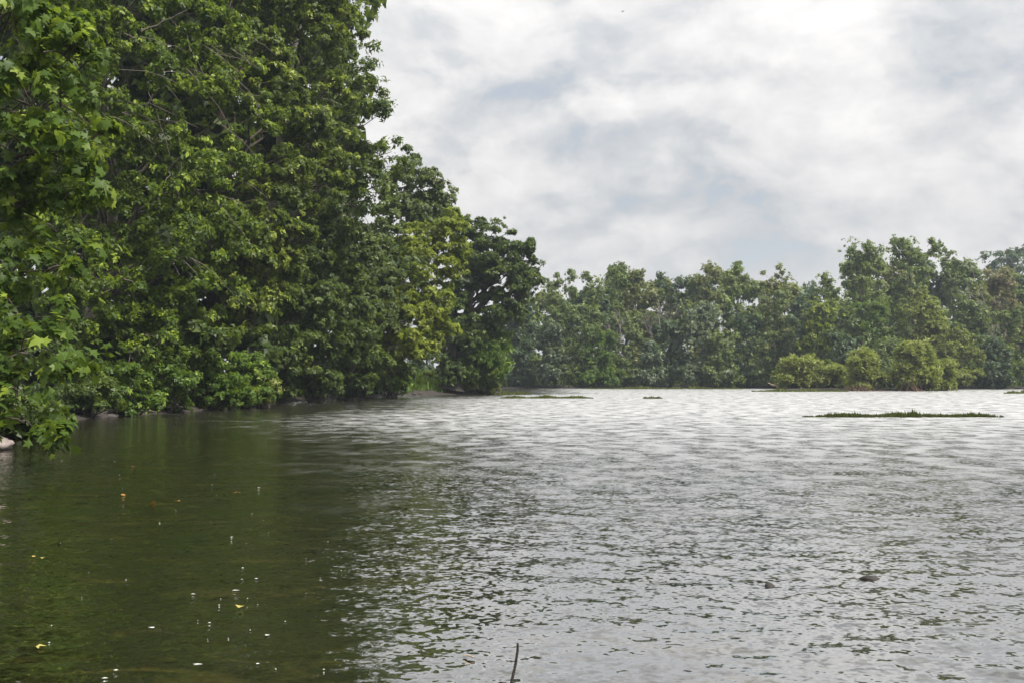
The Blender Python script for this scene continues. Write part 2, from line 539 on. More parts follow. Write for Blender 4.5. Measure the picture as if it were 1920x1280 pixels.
def grow(lobes, clump_r, cover, tufts, leaves, leaf, back=0.35, up=0.7, droop=0.35, tint=0.42, spread=0.20, tip=0.20, inner=0.15,
         flat=0.62, face=FACE, loose=0.35):
    """boughs -> leafy clumps -> tufts -> leaves; returns leaf arrays and the clump centres for the twigs"""
    lobes = np.asarray(lobes, float)
    cs, co, ci = [], [], []
    for i, L in enumerate(lobes):
        c, r = L[:3], L[3:6]
        p = 1.6
        area = 4 * math.pi * (((r[0] * r[1]) ** p + (r[0] * r[2]) ** p + (r[1] * r[2]) ** p) / 3) ** (1 / p)
        n = max(4, int(cover * area / (math.pi * clump_r ** 2)))
        d = rand_dirs(n)
        keep = (d @ face > -0.15) | (rng.random(n) < back)
        d = d[keep]
        rad = np.where(rng.random(len(d)) < inner, rng.uniform(0.2, 0.75, len(d)), rng.uniform(0.78, 1.08, len(d)))
        q = c + d * r * rad[:, None]
        drop = np.zeros(len(q), bool)
        for j, M in enumerate(lobes):
            if j != i:
                drop |= (np.sum(((q - M[:3]) / (M[3:6] * 0.55)) ** 2, 1) < 1)
        k = ~drop | (rng.random(len(q)) < 0.25)
        cs.append(q[k]); co.append(unit(d[k] / r)); ci.append(np.full(k.sum(), i))
    cc = np.concatenate(cs); oo = np.concatenate(co); ii = np.concatenate(ci)
    cc = cc[cc[:, 2] > 0.12]; m = len(cc); oo = oo[:m]; ii = ii[:m]
    cr = clump_r * np.exp(rng.normal(0, 0.42, m))
    # tufts on the upper and outer faces of each clump
    nt = m * tufts
    tc = np.repeat(cc, tufts, 0); to = np.repeat(oo, tufts, 0); tr = np.repeat(cr, tufts)
    d = unit(rng.normal(size=(nt, 3)) + np.array([0, 0, up]) + 0.55 * to)
    tp = tc + d * (tr * rng.uniform(1 - loose, 1.08, nt))[:, None] * np.array([1, 1, flat])
    ax = unit(np.array([0, 0, 0.42]) + 0.75 * d + 0.28 * rng.normal(size=(nt, 3)))
    # one clump is one branch: it shares a tone; each tuft and leaf departs a little from it
    ctone = np.repeat(rng.normal(0, 0.07, m), tufts); ttone = rng.normal(0, 0.06, nt)
    young = (rng.random(nt) < tip).astype(float) * rng.uniform(0.3, 0.8, nt)
    n = nt * leaves
    P = np.repeat(tp, leaves, 0); A = np.repeat(ax, leaves, 0)
    ref = unit(np.cross(A, rng.normal(size=(n, 3))))
    sz = leaf * np.exp(rng.normal(0, 0.22, n))
    dr = droop + rng.normal(0, 0.25, n)
    D = unit(ref - A * dr[:, None] * 0.6 - np.array([0, 0, 1]) * (dr * 0.6)[:, None])
    Nn = unit(A + 0.35 * ref + 0.35 * rng.normal(size=(n, 3)))
    P = P + rng.normal(size=(n, 3)) * (leaf * 0.35)
    T = tint + np.repeat(ctone + ttone + young, leaves) + rng.normal(0, spread * 0.5, n)
    return (P, D, Nn, sz, T), cc, ii


def bent(a, b, k, wob=0.06, sag=0.0):
    a = np.asarray(a, float); b = np.asarray(b, float)
    t = np.linspace(0, 1, k)[:, None]
    L = np.linalg.norm(b - a)
    p = a + (b - a) * t
    w = rng.normal(size=(k, 3)) * wob * L * 0.35 * np.sin(np.pi * t)
    p = p + w
    p[:, 2] += sag * L * np.sin(np.pi * t[:, 0])
    return p


def make_tree(name, label, cat, group, base, lobes, mat, bark='brown', trunk_r=0.25, tmpl=DIAMOND, twig=0.5, shrub=False, stems=None,
              trunk_top=0.75, limb_r=0.4, extra=None, **kw):
    base = np.array([base[0], base[1], float(ground_z(np.array([base[0]]), np.array([base[1]]))[0]) - 0.1]) if len(base) == 2 else np.asarray(base, float)
    lobes = np.asarray(lobes, float)
    leavesarr, cc, ii = grow(lobes, **kw)
    root = link(name, None, loc=tuple(base)); root.empty_display_size = 0.5
    tag(root, label, cat, group)
    tb = Tubes()
    cen = lobes[:, :3]
    if shrub:
        for i, L in enumerate(cen):
            for _ in range(3):
                st = base + np.array([rng.normal(0, .2), rng.normal(0, .2), 0])
                tb.add(bent(st, L + rng.normal(size=3) * lobes[i, 3:6] * .4, 6, 0.12) - base, np.linspace(trunk_r, trunk_r * .3, 6), 5)
        axis_pts = None
    else:
        ztop = base[2] + (cen[:, 2].max() - base[2]) * trunk_top
        w = np.exp(-((cen[:, 2] - ztop) / 3.0) ** 2)[:, None] + 1e-3
        topc = (cen * w).sum(0) / w.sum()
        top = np.array([base[0] * .45 + topc[0] * .55, base[1] * .6 + topc[1] * .4, ztop])
        ax = bent(base, top, 12, 0.05)
        rr = trunk_r * np.linspace(1, 0.22, 12); rr[0] *= 1.7; rr[1] *= 1.12
        tb.add(ax - base, rr, 10)
        for i, L in enumerate(cen):
            # each bough leaves the trunk below its own height
            f = np.clip((L[2] - base[2] - 0.55 * np.hypot(*(L[:2] - base[:2]))) / max(ztop - base[2], .1), 0.16, 0.97)
            k = f * 11; k0 = int(min(k, 10)); st = ax[k0] + (ax[k0 + 1] - ax[k0]) * (k - k0)
            r0 = max(0.03, trunk_r * limb_r * (1.15 - f))
            tb.add(bent(st, L, 8, 0.10, 0.08) - base, np.linspace(r0, r0 * .12, 8), 6)
    sel = rng.random(len(cc)) < twig
    tr = max(0.012, trunk_r * 0.06)
    for c, i in zip(cc[sel], ii[sel]):
        tb.add(bent(cen[i] + rng.normal(size=3) * lobes[i, 3:6] * .2, c, 4, 0.10, 0.10) - base, np.linspace(tr, tr * .45, 4), 3)
    if extra: extra(tb, base)
    link('stem' if shrub else 'trunk', tb.build('trunk'), MATS['bark_' + bark], root)
    P, D, Nn, sz, T = leavesarr
    link('foliage' if shrub else 'crown', leaf_mesh('crown', P - base, D, Nn, sz, T, tmpl), MATS[mat], root)
    return root, base, leavesarr


def lob(px, py, d, rx, ry, rd=None):
    c = spot(px, py, d)
    k = d / FPX
    return (*c, rx * k, rd if rd else rx * k * 0.9, ry * k)


# ---- the near sycamore that leans in from the left edge
syc = [lob(30, 40, 19, 130, 90, 1.5), lob(130, 110, 18.6, 60, 70, .7), lob(70, 200, 18.8, 110, 80, 1.2), lob(175, 265, 18.2, 45, 38, .5),
       lob(40, 300, 19, 120, 60, 1.2), lob(150, 350, 18.6, 60, 40, .6), lob(20, 395, 19.4, 95, 60, 1.0), lob(20, 505, 19, 90, 42, .8),
       lob(110, 505, 18.4, 50, 22, .5), lob(25, 590, 18.5, 90, 45, .8), lob(120, 592, 18, 55, 26, .5), lob(40, 660, 18.2, 85, 48, .8),
       lob(120, 668, 17.8, 38, 34, .4), lob(45, 735, 18, 75, 30, .6), lob(40, 785, 17.8, 55, 20, .5), lob(80, 818, 17.2, 30, 6, .25),
       lob(-120, -120, 20, 160, 110, 1.6), lob(-120, 150, 20.5, 80, 120, 1.0), lob(-110, 450, 20.5, 70, 120, 1.0),
       lob(60, -110, 19.5, 120, 90, 1.4)]
root, sbase, (P, D, Nn, sz, T) = make_tree(
    'sycamore_tree', 'near sycamore with large pointed leaves reaching in at the left edge', 'tree', None, (-15.5, 21.5), syc, 'sycamore',
    bark='brown', trunk_r=0.45, limb_r=0.16, tmpl=STAR, twig=0.7, clump_r=0.34, cover=0.80, tufts=9, leaves=6, leaf=0.155, back=0.25,
    up=0.6, droop=0.45, tint=0.34, spread=0.2, tip=0.15, inner=0.2, loose=0.5)
# its nearest leaves can be picked apart: each a leaf of its own, sharing one blade
TVs, TFs = STAR
blades = []
for k, tn in enumerate((0.35, 0.5, 0.68, 0.85)):
    me = mesh_np('leaf_blade', TVs, TFs, False, {'tint': np.full(len(TVs), tn)}); me.materials.append(MATS['sycamore']); blades.append(me)
from mathutils import Matrix
vis = np.array([(p[0] / p[1] > -0.515) and p[2] > 0.3 and (p[2] - EYE) / p[1] < 0.4 for p in P])
order = np.argsort(np.where(vis, P[:, 1] - 0.8 * (P[:, 0] + 8) - sz * 6, 1e9))[:300]
Bf = leaf_frames(P, D, Nn, sz)
toward = unit(np.array([9.0, -18, 1.0]))
for q, i in enumerate(order):
    o = link('leaf', blades[int(np.clip(T[i], 0, .99) * 4)], None, root)
    pos = P[i] - sbase + toward * 0.12
    b = Bf[i] * 1.05
    o.matrix_local = Matrix([[b[0][0], b[1][0], b[2][0], pos[0]], [b[0][1], b[1][1], b[2][1], pos[1]], [b[0][2], b[1][2], b[2][2], pos[2]], [0, 0, 0, 1]])


# ---- the tall maples of the left bank: curtains of drooping sprays
def curtain(edges, y0, y1, step, r, dfun, jit=0.35, seed=1):
    rr = np.random.default_rng(seed); out = []
    y = y0
    while y < y1:
        a, b = edges(y)
        n = max(1, int(round((b - a) / step)))
        for k in range(n):
            px = a + (k + 0.5 + rr.uniform(-jit, jit)) * (b - a) / n
            py = y + rr.uniform(-.4, .4) * step
            s = rr.uniform(0.75, 1.25)
            out.append(lob(px, py, dfun(px, py) + rr.normal(0, 0.8), r * s, r * s * 0.72))
        y += step * 0.86
    return out


mapleA = curtain(lambda y: (70 if y > 100 else 0, 470), -560, 620, 92, 62, lambda px, py: 41.5 + (px - 130) * 0.022 + 2.2 * abs(py - 150) / 600, seed=2)
mapleA += [lob(px, py, 45.5, 85, 75) for px, py in ((200, 420), (150, 330), (230, 540), (320, 480), (190, 250), (130, 60), (250, 30), (130, -80), (330, 330), (160, 600), (260, 640))]
def maple_twigs(tb, base):
    r = np.random.default_rng(6)
    for k in range(26):
        px = r.uniform(190, 470); py = r.uniform(10, 220) if k < 20 else r.uniform(220, 560)
        a = spot(px, py, 40.4 + (px - 130) * .024 + r.uniform(-.4, .6))
        L = r.uniform(1.2, 3.4)
        b = a + unit(np.array([.75 + .3 * r.normal(), -.15, -.65 + .25 * r.normal()])) * L
        tb.add(bent(a, b, 6, 0.06, .08) - base, np.linspace(.020, .006, 6), 4)
    a = spot(265, 60, 39.8); tb.add(bent(a, spot(350, 20, 39.6), 7, .05) - base, np.linspace(.05, .02, 7), 5)


make_tree('maple_tree', 'tall silver maple with drooping bright tipped sprays and thin bare twigs', 'tree', 'maples on the left bank', (-21.0, 50), mapleA, 'maple', extra=maple_twigs,
          bark='limb', trunk_r=0.5, tmpl=DIAMOND, twig=0.45, clump_r=0.60, cover=0.85, tufts=13, leaves=14, leaf=0.185, back=0.15,
          up=0.75, droop=0.5, tint=0.33, spread=0.18, tip=0.28, flat=0.55, limb_r=0.3, loose=0.5)


def edgeB(y):
    r = np.interp(y, [-560, -300, -100, 0, 100, 220, 330, 420, 520, 600, 680], [520, 580, 620, 625, 635, 640, 640, 625, 560, 500, 470])
    return (440, r)


mapleB = curtain(edgeB, -560, 640, 84, 56, lambda px, py: 53.5 + (px - 440) * 0.022 + 2.5 * abs(py - 200) / 600, seed=3)
make_tree('maple_tree', 'towering maple wall of foliage left of the open sky', 'tree', 'maples on the left bank', (-18.0, 58), mapleB, 'mapleolive',
          bark='brown', trunk_r=0.5, tmpl=ONE, twig=0.4, clump_r=0.66, cover=1.2, tufts=15, leaves=20, leaf=0.195, back=0.25,
          up=0.75, droop=0.5, tint=0.33, spread=0.18, tip=0.28, flat=0.55, limb_r=0.3, loose=0.5)

treeC = [lob(640, 30, 61, 40, 40), lob(672, -20, 61, 20, 26), lob(690, 108, 61, 28, 32), lob(705, 160, 61, 26, 22), lob(680, 205, 61, 34, 22), lob(715, 212, 61, 24, 14),
         lob(640, 140, 62, 40, 50), lob(690, 265, 62, 30, 18), lob(735, 285, 63, 34, 22), lob(690, 310, 63, 44, 28), lob(650, 290, 63, 40, 40), lob(700, 365, 63, 40, 34),
         lob(650, 400, 63, 44, 40), lob(640, -140, 62, 60, 90), lob(600, -300, 63, 70, 110), lob(745, 330, 64, 22, 18), lob(600, 200, 64, 60, 120)]
make_tree('sycamore_tree', 'dark leaved sycamore whose ragged edge stands against the sky', 'tree', None, (-17.5, 66), treeC, 'deep',
          bark='pale', trunk_r=0.45, tmpl=TRI, twig=0.5, clump_r=0.55, cover=0.62, tufts=9, leaves=7, leaf=0.30, back=0.5, tint=0.42, tip=0.12, loose=0.5)

treeD = [lob(770, 320, 85, 26, 26), lob(800, 345, 85, 24, 24), lob(828, 385, 85, 24, 28), lob(755, 370, 85, 45, 40), lob(795, 400, 85, 45, 40), lob(710, 430, 75, 55, 45),
         lob(750, 460, 85, 55, 50), lob(690, 500, 73, 50, 45), lob(730, 530, 85, 55, 50), lob(700, 570, 72, 50, 40), lob(660, 470, 73, 45, 40), lob(845, 380, 85, 14, 20),
         lob(770, 290, 85, 12, 12), lob(700, 630, 73, 50, 45), lob(750, 670, 85, 45, 35)]
make_tree('ash_tree', 'grey green tree with upright tips between the maples and the bright tree', 'tree', None, (-16.6, 88), treeD, 'grey',
          trunk_r=0.4, twig=0.5, tmpl=ONE, clump_r=0.75, cover=1.15, tufts=18, leaves=24, leaf=0.215, back=0.4, tint=0.42, tip=0.15, droop=0.4)

treeE = [lob(832, 425, 78, 30, 26), lob(795, 440, 78, 36, 28), lob(842, 475, 78, 28, 34), lob(800, 500, 77, 45, 36), lob(845, 520, 78, 18, 24), lob(770, 545, 76, 42, 36), lob(812, 560, 77, 38, 34),
         lob(780, 600, 76, 48, 34), lob(808, 625, 76, 30, 26), lob(745, 610, 74, 40, 40), lob(760, 655, 75, 45, 28), lob(725, 660, 79, 35, 30)]
make_tree('locust_tree', 'bright yellow green tree leaning over the water beside the dark one', 'tree', None, (-14.0, 83), treeE, 'gold', bark='brown',
          trunk_r=0.35, twig=0.5, tmpl=ONE, clump_r=0.75, cover=1.15, tufts=18, leaves=24, leaf=0.215, back=0.4, tint=0.52, tip=0.25, spread=0.22)

treeF = [lob(555, 470, 63, 55, 45), lob(610, 450, 64, 50, 45), lob(530, 540, 62, 50, 45), lob(590, 540, 63, 55, 45), lob(640, 545, 65, 45, 45), lob(550, 610, 62, 50, 40), lob(610, 620, 64, 55, 40),
         lob(660, 610, 67, 45, 40), lob(680, 660, 70, 40, 35), lob(540, 670, 61, 36, 35), lob(640, 680, 67, 45, 35), lob(590, 680, 64, 40, 35), lob(720, 690, 76, 35, 24)]
make_tree('box_elder_tree', 'low dark green tree bulging over the bank below the maples', 'tree', None, (-17.8, 66), treeF, 'deep',
          trunk_r=0.32, twig=0.4, tmpl=ONE, clump_r=0.62, cover=1.15, tufts=18, leaves=22, leaf=0.185, back=0.35, tint=0.50, tip=0.18)

# ---- the lone big tree on the point
treeH = [lob(885, 425, 97, 24, 20), lob(868, 470, 97, 22, 40), lob(925, 450, 97, 36, 24), lob(905, 482, 97, 42, 24), lob(960, 475, 97, 26, 22), lob(988, 462, 97, 17, 16), lob(1000, 488, 97, 9, 9),
         lob(955, 515, 97, 44, 22), lob(895, 515, 97.5, 22, 16), lob(1000, 522, 97, 18, 12), lob(965, 553, 97, 36, 20), lob(862, 535, 97, 22, 36), lob(930, 592, 96.5, 22, 16), lob(960, 590, 97, 20, 14),
         lob(845, 590, 97, 24, 34), lob(880, 600, 96.5, 24, 24), lob(840, 640, 97, 24, 26), lob(872, 645, 96, 26, 26), lob(832, 668, 97, 14, 16), lob(865, 560, 98, 16, 20), lob(838, 690, 96.2, 13, 20), lob(858, 688, 96.2, 12, 24), lob(846, 712, 96.2, 12, 12), lob(912, 552, 97.5, 20, 13), lob(895, 545, 97.8, 12, 14)]


def limbs_H(tb, base):
    b0 = spot(847, 690, 97)
    for a, b, r0, r1 in (((847, 725), (848, 640), .85, .62), ((842, 715), (830, 650), .45, .25), ((850, 660), (872, 600), .55, .42), ((872, 605), (915, 560), .40, .26), ((915, 560), (968, 548), .25, .08),
                         ((880, 595), (888, 480), .30, .10), ((905, 566), (935, 480), .20, .06), ((848, 650), (858, 500), .40, .12), ((865, 620), (900, 600), .18, .08),
                         ((938, 553), (985, 478), .13, .04), ((893, 560), (905, 480), .12, .04)):
        tb.add(bent(spot(*a, 97), spot(*b, 97), 8, 0.07) - base, np.linspace(r0, r1, 8), 8)


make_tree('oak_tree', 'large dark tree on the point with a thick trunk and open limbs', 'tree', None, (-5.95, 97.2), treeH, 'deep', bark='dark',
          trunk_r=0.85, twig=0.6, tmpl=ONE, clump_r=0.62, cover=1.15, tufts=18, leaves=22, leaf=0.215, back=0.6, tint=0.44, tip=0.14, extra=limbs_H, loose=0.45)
treeI = [lob(905, 630, 98, 28, 26), lob(925, 650, 98, 22, 34), lob(895, 665, 97.5, 30, 26), lob(920, 685, 98, 22, 24), lob(890, 690, 97.5, 24, 20), lob(912, 605, 98.5, 22, 16)]
make_tree('willow_tree', 'rounded green tree with sagging foliage beside the thick trunk', 'tree', None, (-3.9, 99.3), treeI, 'shrub',
          trunk_r=0.32, twig=0.4, tmpl=NARROW, clump_r=0.65, cover=1.4, tufts=18, leaves=9, leaf=0.42, back=0.5, tint=0.36, tip=0.12, droop=0.9)


# ---- undergrowth along the left bank
def shrub(name, label, px, py, d, rx, ry, mat, n=5, leaf=0.2, tmpl=ONE, group='shrubs along the left bank', tint=0.45, cover=0.75, clump=0.4, seed=0, base=None, bark='brown', tip=.15, face=FACE, shoots=0, **kw):
    rr = np.random.default_rng(seed + int(px))
    L = []
    for k in range(n):
        a = (k + .5) / n * 2 - 1
        L.append(lob(px + a * rx * .68, py + ry * (.42 - rr.uniform(.15, 1.0) * 1.05 * (1 - a * a)), d + rr.normal(0, .4), rx * rr.uniform(.28, .44), ry * rr.uniform(.30, .5)))
    for k in range(n // 2 + 1):
        L.append(lob(px + rr.uniform(-.8, .8) * rx, py + ry * rr.uniform(.55, .8), d + rr.normal(0, .3), rx * .34, ry * .26))
    for k in range(shoots):
        a = rr.uniform(-.7, .7); L.append(lob(px + a * rx, py - ry * (1.0 - .6 * a * a) * rr.uniform(.5, 1.05), d + rr.normal(0, .8), rx * rr.uniform(.06, .12), ry * rr.uniform(.2, .4)))
    b = base if base else tuple(spot(px, py, d + 0.6)[:2])
    return make_tree(name, label, 'shrub', group, b, L, mat, bark=bark, trunk_r=0.05, shrub=True, twig=0.4, tmpl=tmpl, clump_r=clump, cover=cover * 1.4, tufts=13, leaves=15, leaf=leaf * 0.92,
                     back=0.4, tint=tint, tip=tip, face=face, **kw)


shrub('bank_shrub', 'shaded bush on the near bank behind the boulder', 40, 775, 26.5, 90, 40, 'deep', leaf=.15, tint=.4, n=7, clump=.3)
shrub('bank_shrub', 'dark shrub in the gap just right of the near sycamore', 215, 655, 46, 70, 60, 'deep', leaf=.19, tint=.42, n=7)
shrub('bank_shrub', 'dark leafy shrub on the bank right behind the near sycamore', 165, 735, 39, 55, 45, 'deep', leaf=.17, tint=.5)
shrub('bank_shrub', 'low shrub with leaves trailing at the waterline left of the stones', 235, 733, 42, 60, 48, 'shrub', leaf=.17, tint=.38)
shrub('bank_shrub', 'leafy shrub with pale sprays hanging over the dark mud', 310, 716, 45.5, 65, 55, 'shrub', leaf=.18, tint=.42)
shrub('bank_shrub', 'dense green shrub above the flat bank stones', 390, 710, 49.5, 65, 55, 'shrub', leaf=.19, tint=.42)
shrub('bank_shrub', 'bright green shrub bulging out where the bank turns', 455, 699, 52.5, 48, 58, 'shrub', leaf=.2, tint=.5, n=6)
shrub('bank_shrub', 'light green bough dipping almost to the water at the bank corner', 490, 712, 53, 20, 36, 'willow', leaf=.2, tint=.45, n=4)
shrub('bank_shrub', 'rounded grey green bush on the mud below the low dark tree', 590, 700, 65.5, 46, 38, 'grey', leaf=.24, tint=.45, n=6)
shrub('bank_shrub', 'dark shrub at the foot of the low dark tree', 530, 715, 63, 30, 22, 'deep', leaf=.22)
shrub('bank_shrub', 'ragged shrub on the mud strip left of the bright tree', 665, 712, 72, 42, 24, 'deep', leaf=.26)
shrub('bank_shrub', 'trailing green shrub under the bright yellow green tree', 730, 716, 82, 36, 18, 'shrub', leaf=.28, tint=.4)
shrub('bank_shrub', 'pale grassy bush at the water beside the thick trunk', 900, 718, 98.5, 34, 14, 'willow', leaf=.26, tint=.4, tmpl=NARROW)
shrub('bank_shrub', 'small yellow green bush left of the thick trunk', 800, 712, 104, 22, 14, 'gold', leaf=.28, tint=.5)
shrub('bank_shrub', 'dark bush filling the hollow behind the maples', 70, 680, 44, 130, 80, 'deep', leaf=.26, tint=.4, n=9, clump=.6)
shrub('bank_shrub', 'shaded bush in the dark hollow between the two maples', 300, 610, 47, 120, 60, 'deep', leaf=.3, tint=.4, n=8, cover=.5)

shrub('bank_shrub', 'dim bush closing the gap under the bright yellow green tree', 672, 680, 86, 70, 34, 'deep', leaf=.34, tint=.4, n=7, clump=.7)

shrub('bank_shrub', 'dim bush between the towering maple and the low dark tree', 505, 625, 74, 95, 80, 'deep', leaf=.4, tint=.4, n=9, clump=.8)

# ---- the wood behind the left bank (seen through the gaps)
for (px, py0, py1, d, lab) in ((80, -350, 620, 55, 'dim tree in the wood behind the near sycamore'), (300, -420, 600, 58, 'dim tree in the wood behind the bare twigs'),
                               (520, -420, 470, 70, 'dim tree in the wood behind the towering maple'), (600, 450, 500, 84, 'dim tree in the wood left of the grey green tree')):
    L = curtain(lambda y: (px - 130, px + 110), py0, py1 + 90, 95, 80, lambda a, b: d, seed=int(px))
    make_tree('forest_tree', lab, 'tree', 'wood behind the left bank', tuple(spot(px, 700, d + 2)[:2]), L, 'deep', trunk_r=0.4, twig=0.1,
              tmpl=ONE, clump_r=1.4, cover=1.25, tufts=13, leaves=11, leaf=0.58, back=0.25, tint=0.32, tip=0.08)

# ------------------------------------------------------------------ the far bank
FARFACE = unit(np.array([-0.25, -0.95, 0.15]))


def far_tree(px, top, hw, d, mat, label, base_py=None, name='riverside_tree', leaf=0.36, tint=0.56, seed=0, low=0.10, tip=0.14, cover=0.85, tmpl=ONE, ragged=3, clump=0.95, bark='brown', group='trees on the far bank'):
    rr = np.random.default_rng(int(px * 7 + top) + seed)
    k = d / FPX
    b = spot(px, 727, d)
    W = hw * k
    H = spot(px, top, d)[2]
    L = []
    n = int(8 + H / 2.2)
    for i in range(n):
        f = low + (0.93 - low) * (i + rr.uniform(.2, .8)) / n
        prof = math.sin(math.pi * min(1, (0.16 + 0.84 * f)) ** 1.15) ** 0.6
        a = rr.uniform(0, 2 * math.pi)
        off = W * prof * rr.uniform(0.25, 0.72)
        s = W * rr.uniform(0.24, 0.40) * (0.75 + 0.35 * prof)
        L.append((b[0] + math.cos(a) * off, b[1] - abs(math.sin(a)) * off * .8, H * f, s, s, s * rr.uniform(.6, .85)))
    for i in range(5):
        s = W * rr.uniform(0.2, 0.34)
        L.append((b[0] + rr.uniform(-.85, .85) * W, b[1] - rr.uniform(.0, .8) * W, 0.9 + rr.uniform(.02, .16) * H * (1 if low < .3 else 2.4), s, s, s * .7))
    for i in range(ragged):
        s = W * rr.uniform(0.13, 0.24)
        L.append((b[0] + rr.uniform(-.5, .5) * W, b[1] - rr.uniform(-.2, .4) * W, H * rr.uniform(.82, 1.0) - s * 1.0, s, s, s * 1.35))
    tint = tint + rr.uniform(-.10, .14)
    return make_tree(name, label, 'tree', group, (b[0], b[1] + W * 0.25), L, mat, bark=bark, trunk_r=0.018 * H + .05, twig=0.35, tmpl=tmpl, clump_r=clump, cover=cover, tufts=17, leaves=12, leaf=leaf * 0.87,
                     back=0.18, tint=tint, tip=tip, face=FARFACE, up=0.8, droop=0.4, flat=0.85, loose=0.75, inner=0.25)


FAR = [
    # px, top, half width, distance, leaf kind, label, options
    (955, 575, 48, 160, 'blue', 'deep blue green tree at the left end of the far bank', {}),
    (992, 545, 40, 158, 'blue', 'dark tree on the far bank just right of the point', {}),
    (1045, 508, 55, 164, 'far', 'broad mid green tree rising behind the far bank right of the point', {}),
    (1105, 518, 40, 163, 'far', 'soft green tree left of the twin tall crowns on the far bank', {}),
    (1158, 492, 40, 165, 'far', 'left one of the twin tall crowns on the far bank', {}),
    (1195, 498, 30, 166, 'olive', 'right one of the twin tall crowns on the far bank', {}),
    (1255, 512, 46, 165, 'blue', 'dull green tree behind the bare branches on the far bank', {}),
    (1330, 486, 38, 164, 'olive', 'open topped tree with see through crown mid far bank', dict(cover=0.65, ragged=6)),
    (1385, 490, 34, 165, 'far', 'slim ragged tree right of the open topped one', dict(cover=0.72, ragged=5)),
    (1455, 500, 52, 164, 'olive', 'brownish olive tree with feathery top on the far bank', dict(cover=0.72, ragged=7)),
    (1040, 600, 42, 156, 'silver', 'pale grey green tree low on the far bank near the point', dict(tint=.3)),
    (1090, 575, 40, 155, 'far', 'rounded tree at the far waterline below the soft green tree', {}),
    (1125, 625, 34, 153.5, 'shrub', 'bright lower tree dipping to the far waterline', dict(tint=.35)),
    (1172, 590, 38, 156, 'grey', 'greyish leaning tree below the twin tall crowns', {}),
    (1215, 640, 30, 154, 'silver', 'small silvery tree at the far waterline', dict(tint=.35)),
    (1258, 600, 40, 155.5, 'blue', 'shadowy green tree at the far waterline under the dull green one', {}),
    (1318, 562, 46, 154, 'silver', 'tall silvery green tree standing out mid far bank', dict(tint=.42)),
    (1345, 625, 40, 153, 'far', 'green tree hanging over the far water right of the silvery one', {}),
    (1405, 590, 38, 155, 'blue', 'dark blue green tree in the gap mid far bank', dict(tint=.4)),
    (1455, 555, 50, 154, 'grey', 'broad grey green tree left of the yellow tree', {}),
    (1500, 590, 42, 150, 'blue', 'dark bluish tree just left of the yellow tree', {}),
    (1535, 568, 36, 147, 'gold', 'yellow green tree standing out on the far bank', dict(low=.45, tint=.36)),
    (1565, 520, 46, 156, 'far', 'dense green tree behind the yellow tree', {}),
    (1620, 455, 56, 158, 'far', 'left one of the two tallest trees on the right', dict(ragged=8, cover=0.75)),
    (1715, 446, 66, 160, 'far', 'right one of the two tallest trees, rounded top against the sky', dict(ragged=8, cover=0.80)),
    (1580, 625, 50, 143, 'blue', 'dark shaded tree right of the yellow tree behind the willows', {}),
    (1640, 560, 46, 148, 'shrub', 'fresh green tree in front of the two tallest trees', dict(tint=.32)),
    (1725, 548, 66, 146, 'willow', 'big rounded light green tree above the willow island', dict(tint=.34, cover=1.09)),
    (1655, 640, 36, 141, 'grey', 'grey green tree directly behind the willow island', {}),
    (1790, 610, 50, 142, 'willow', 'light green tree right of the willow island', dict(tint=.30)),
    (1795, 470, 40, 172, 'grey', 'thin grey tree behind the right edge of the tallest pair', dict(cover=0.72)),
    (1815, 552, 40, 152, 'far', 'dense dark topped tree near the right edge', dict(tint=.35)),
    (1880, 500, 44, 158, 'russet', 'reddish brown thinning tree near the right edge', dict(cover=0.61, ragged=6)),
    (1840, 520, 36, 156, 'olive', 'olive tree beside the reddish brown one', {}),
    (1893, 455, 62, 262, 'blue', 'dark blue hilltop tree at the right edge of the skyline', dict(clump=1.6, leaf=.7, cover=.5)),
    (1895, 580, 56, 146, 'far', 'full green tree at the right edge of the far bank', {}),
    (1860, 640, 44, 143, 'blue', 'dark tree at the waterline near the right edge', {}),
    (1945, 540, 50, 150, 'far', 'green tree cut by the right edge of the picture', {}),
    (1525, 518, 16, 300, 'blue', 'tiny bluish tree on the distant skyline behind the yellow tree', dict(clump=1.2, leaf=.5)),
]
for (px, top, hw, d, mat, lab, opt) in FAR:
    far_tree(px, top, hw, d, mat, lab, **opt)
# a second rank closes the gaps in the wood
for j, px in enumerate(range(965, 1960, 70)):
    top = float(np.interp(px, [940, 1000, 1100, 1200, 1300, 1400, 1460, 1530, 1600, 1700, 1800, 1950], [590, 545, 528, 515, 512, 512, 520, 535, 482, 472, 490, 500])) + (j % 3) * 9
    far_tree(px, top, 62, 176 + (j % 2) * 4, ('far', 'olive', 'blue')[j % 3], 'half hidden tree of the second rank in the far wood', leaf=.75, clump=1.4, cover=.85, group='second rank of the far wood')
for px, top, hw, lab in ((745, 590, 40, 'distant tree glimpsed behind the bright yellow green tree'), (800, 600, 36, 'distant bluish tree glimpsed left of the thick trunk'), (850, 590, 36, 'distant tree glimpsed behind the thick trunk')):
    far_tree(px, top, hw, 138, 'blue', lab, leaf=.5, clump=1.2, cover=.7, group='distant trees behind the point')


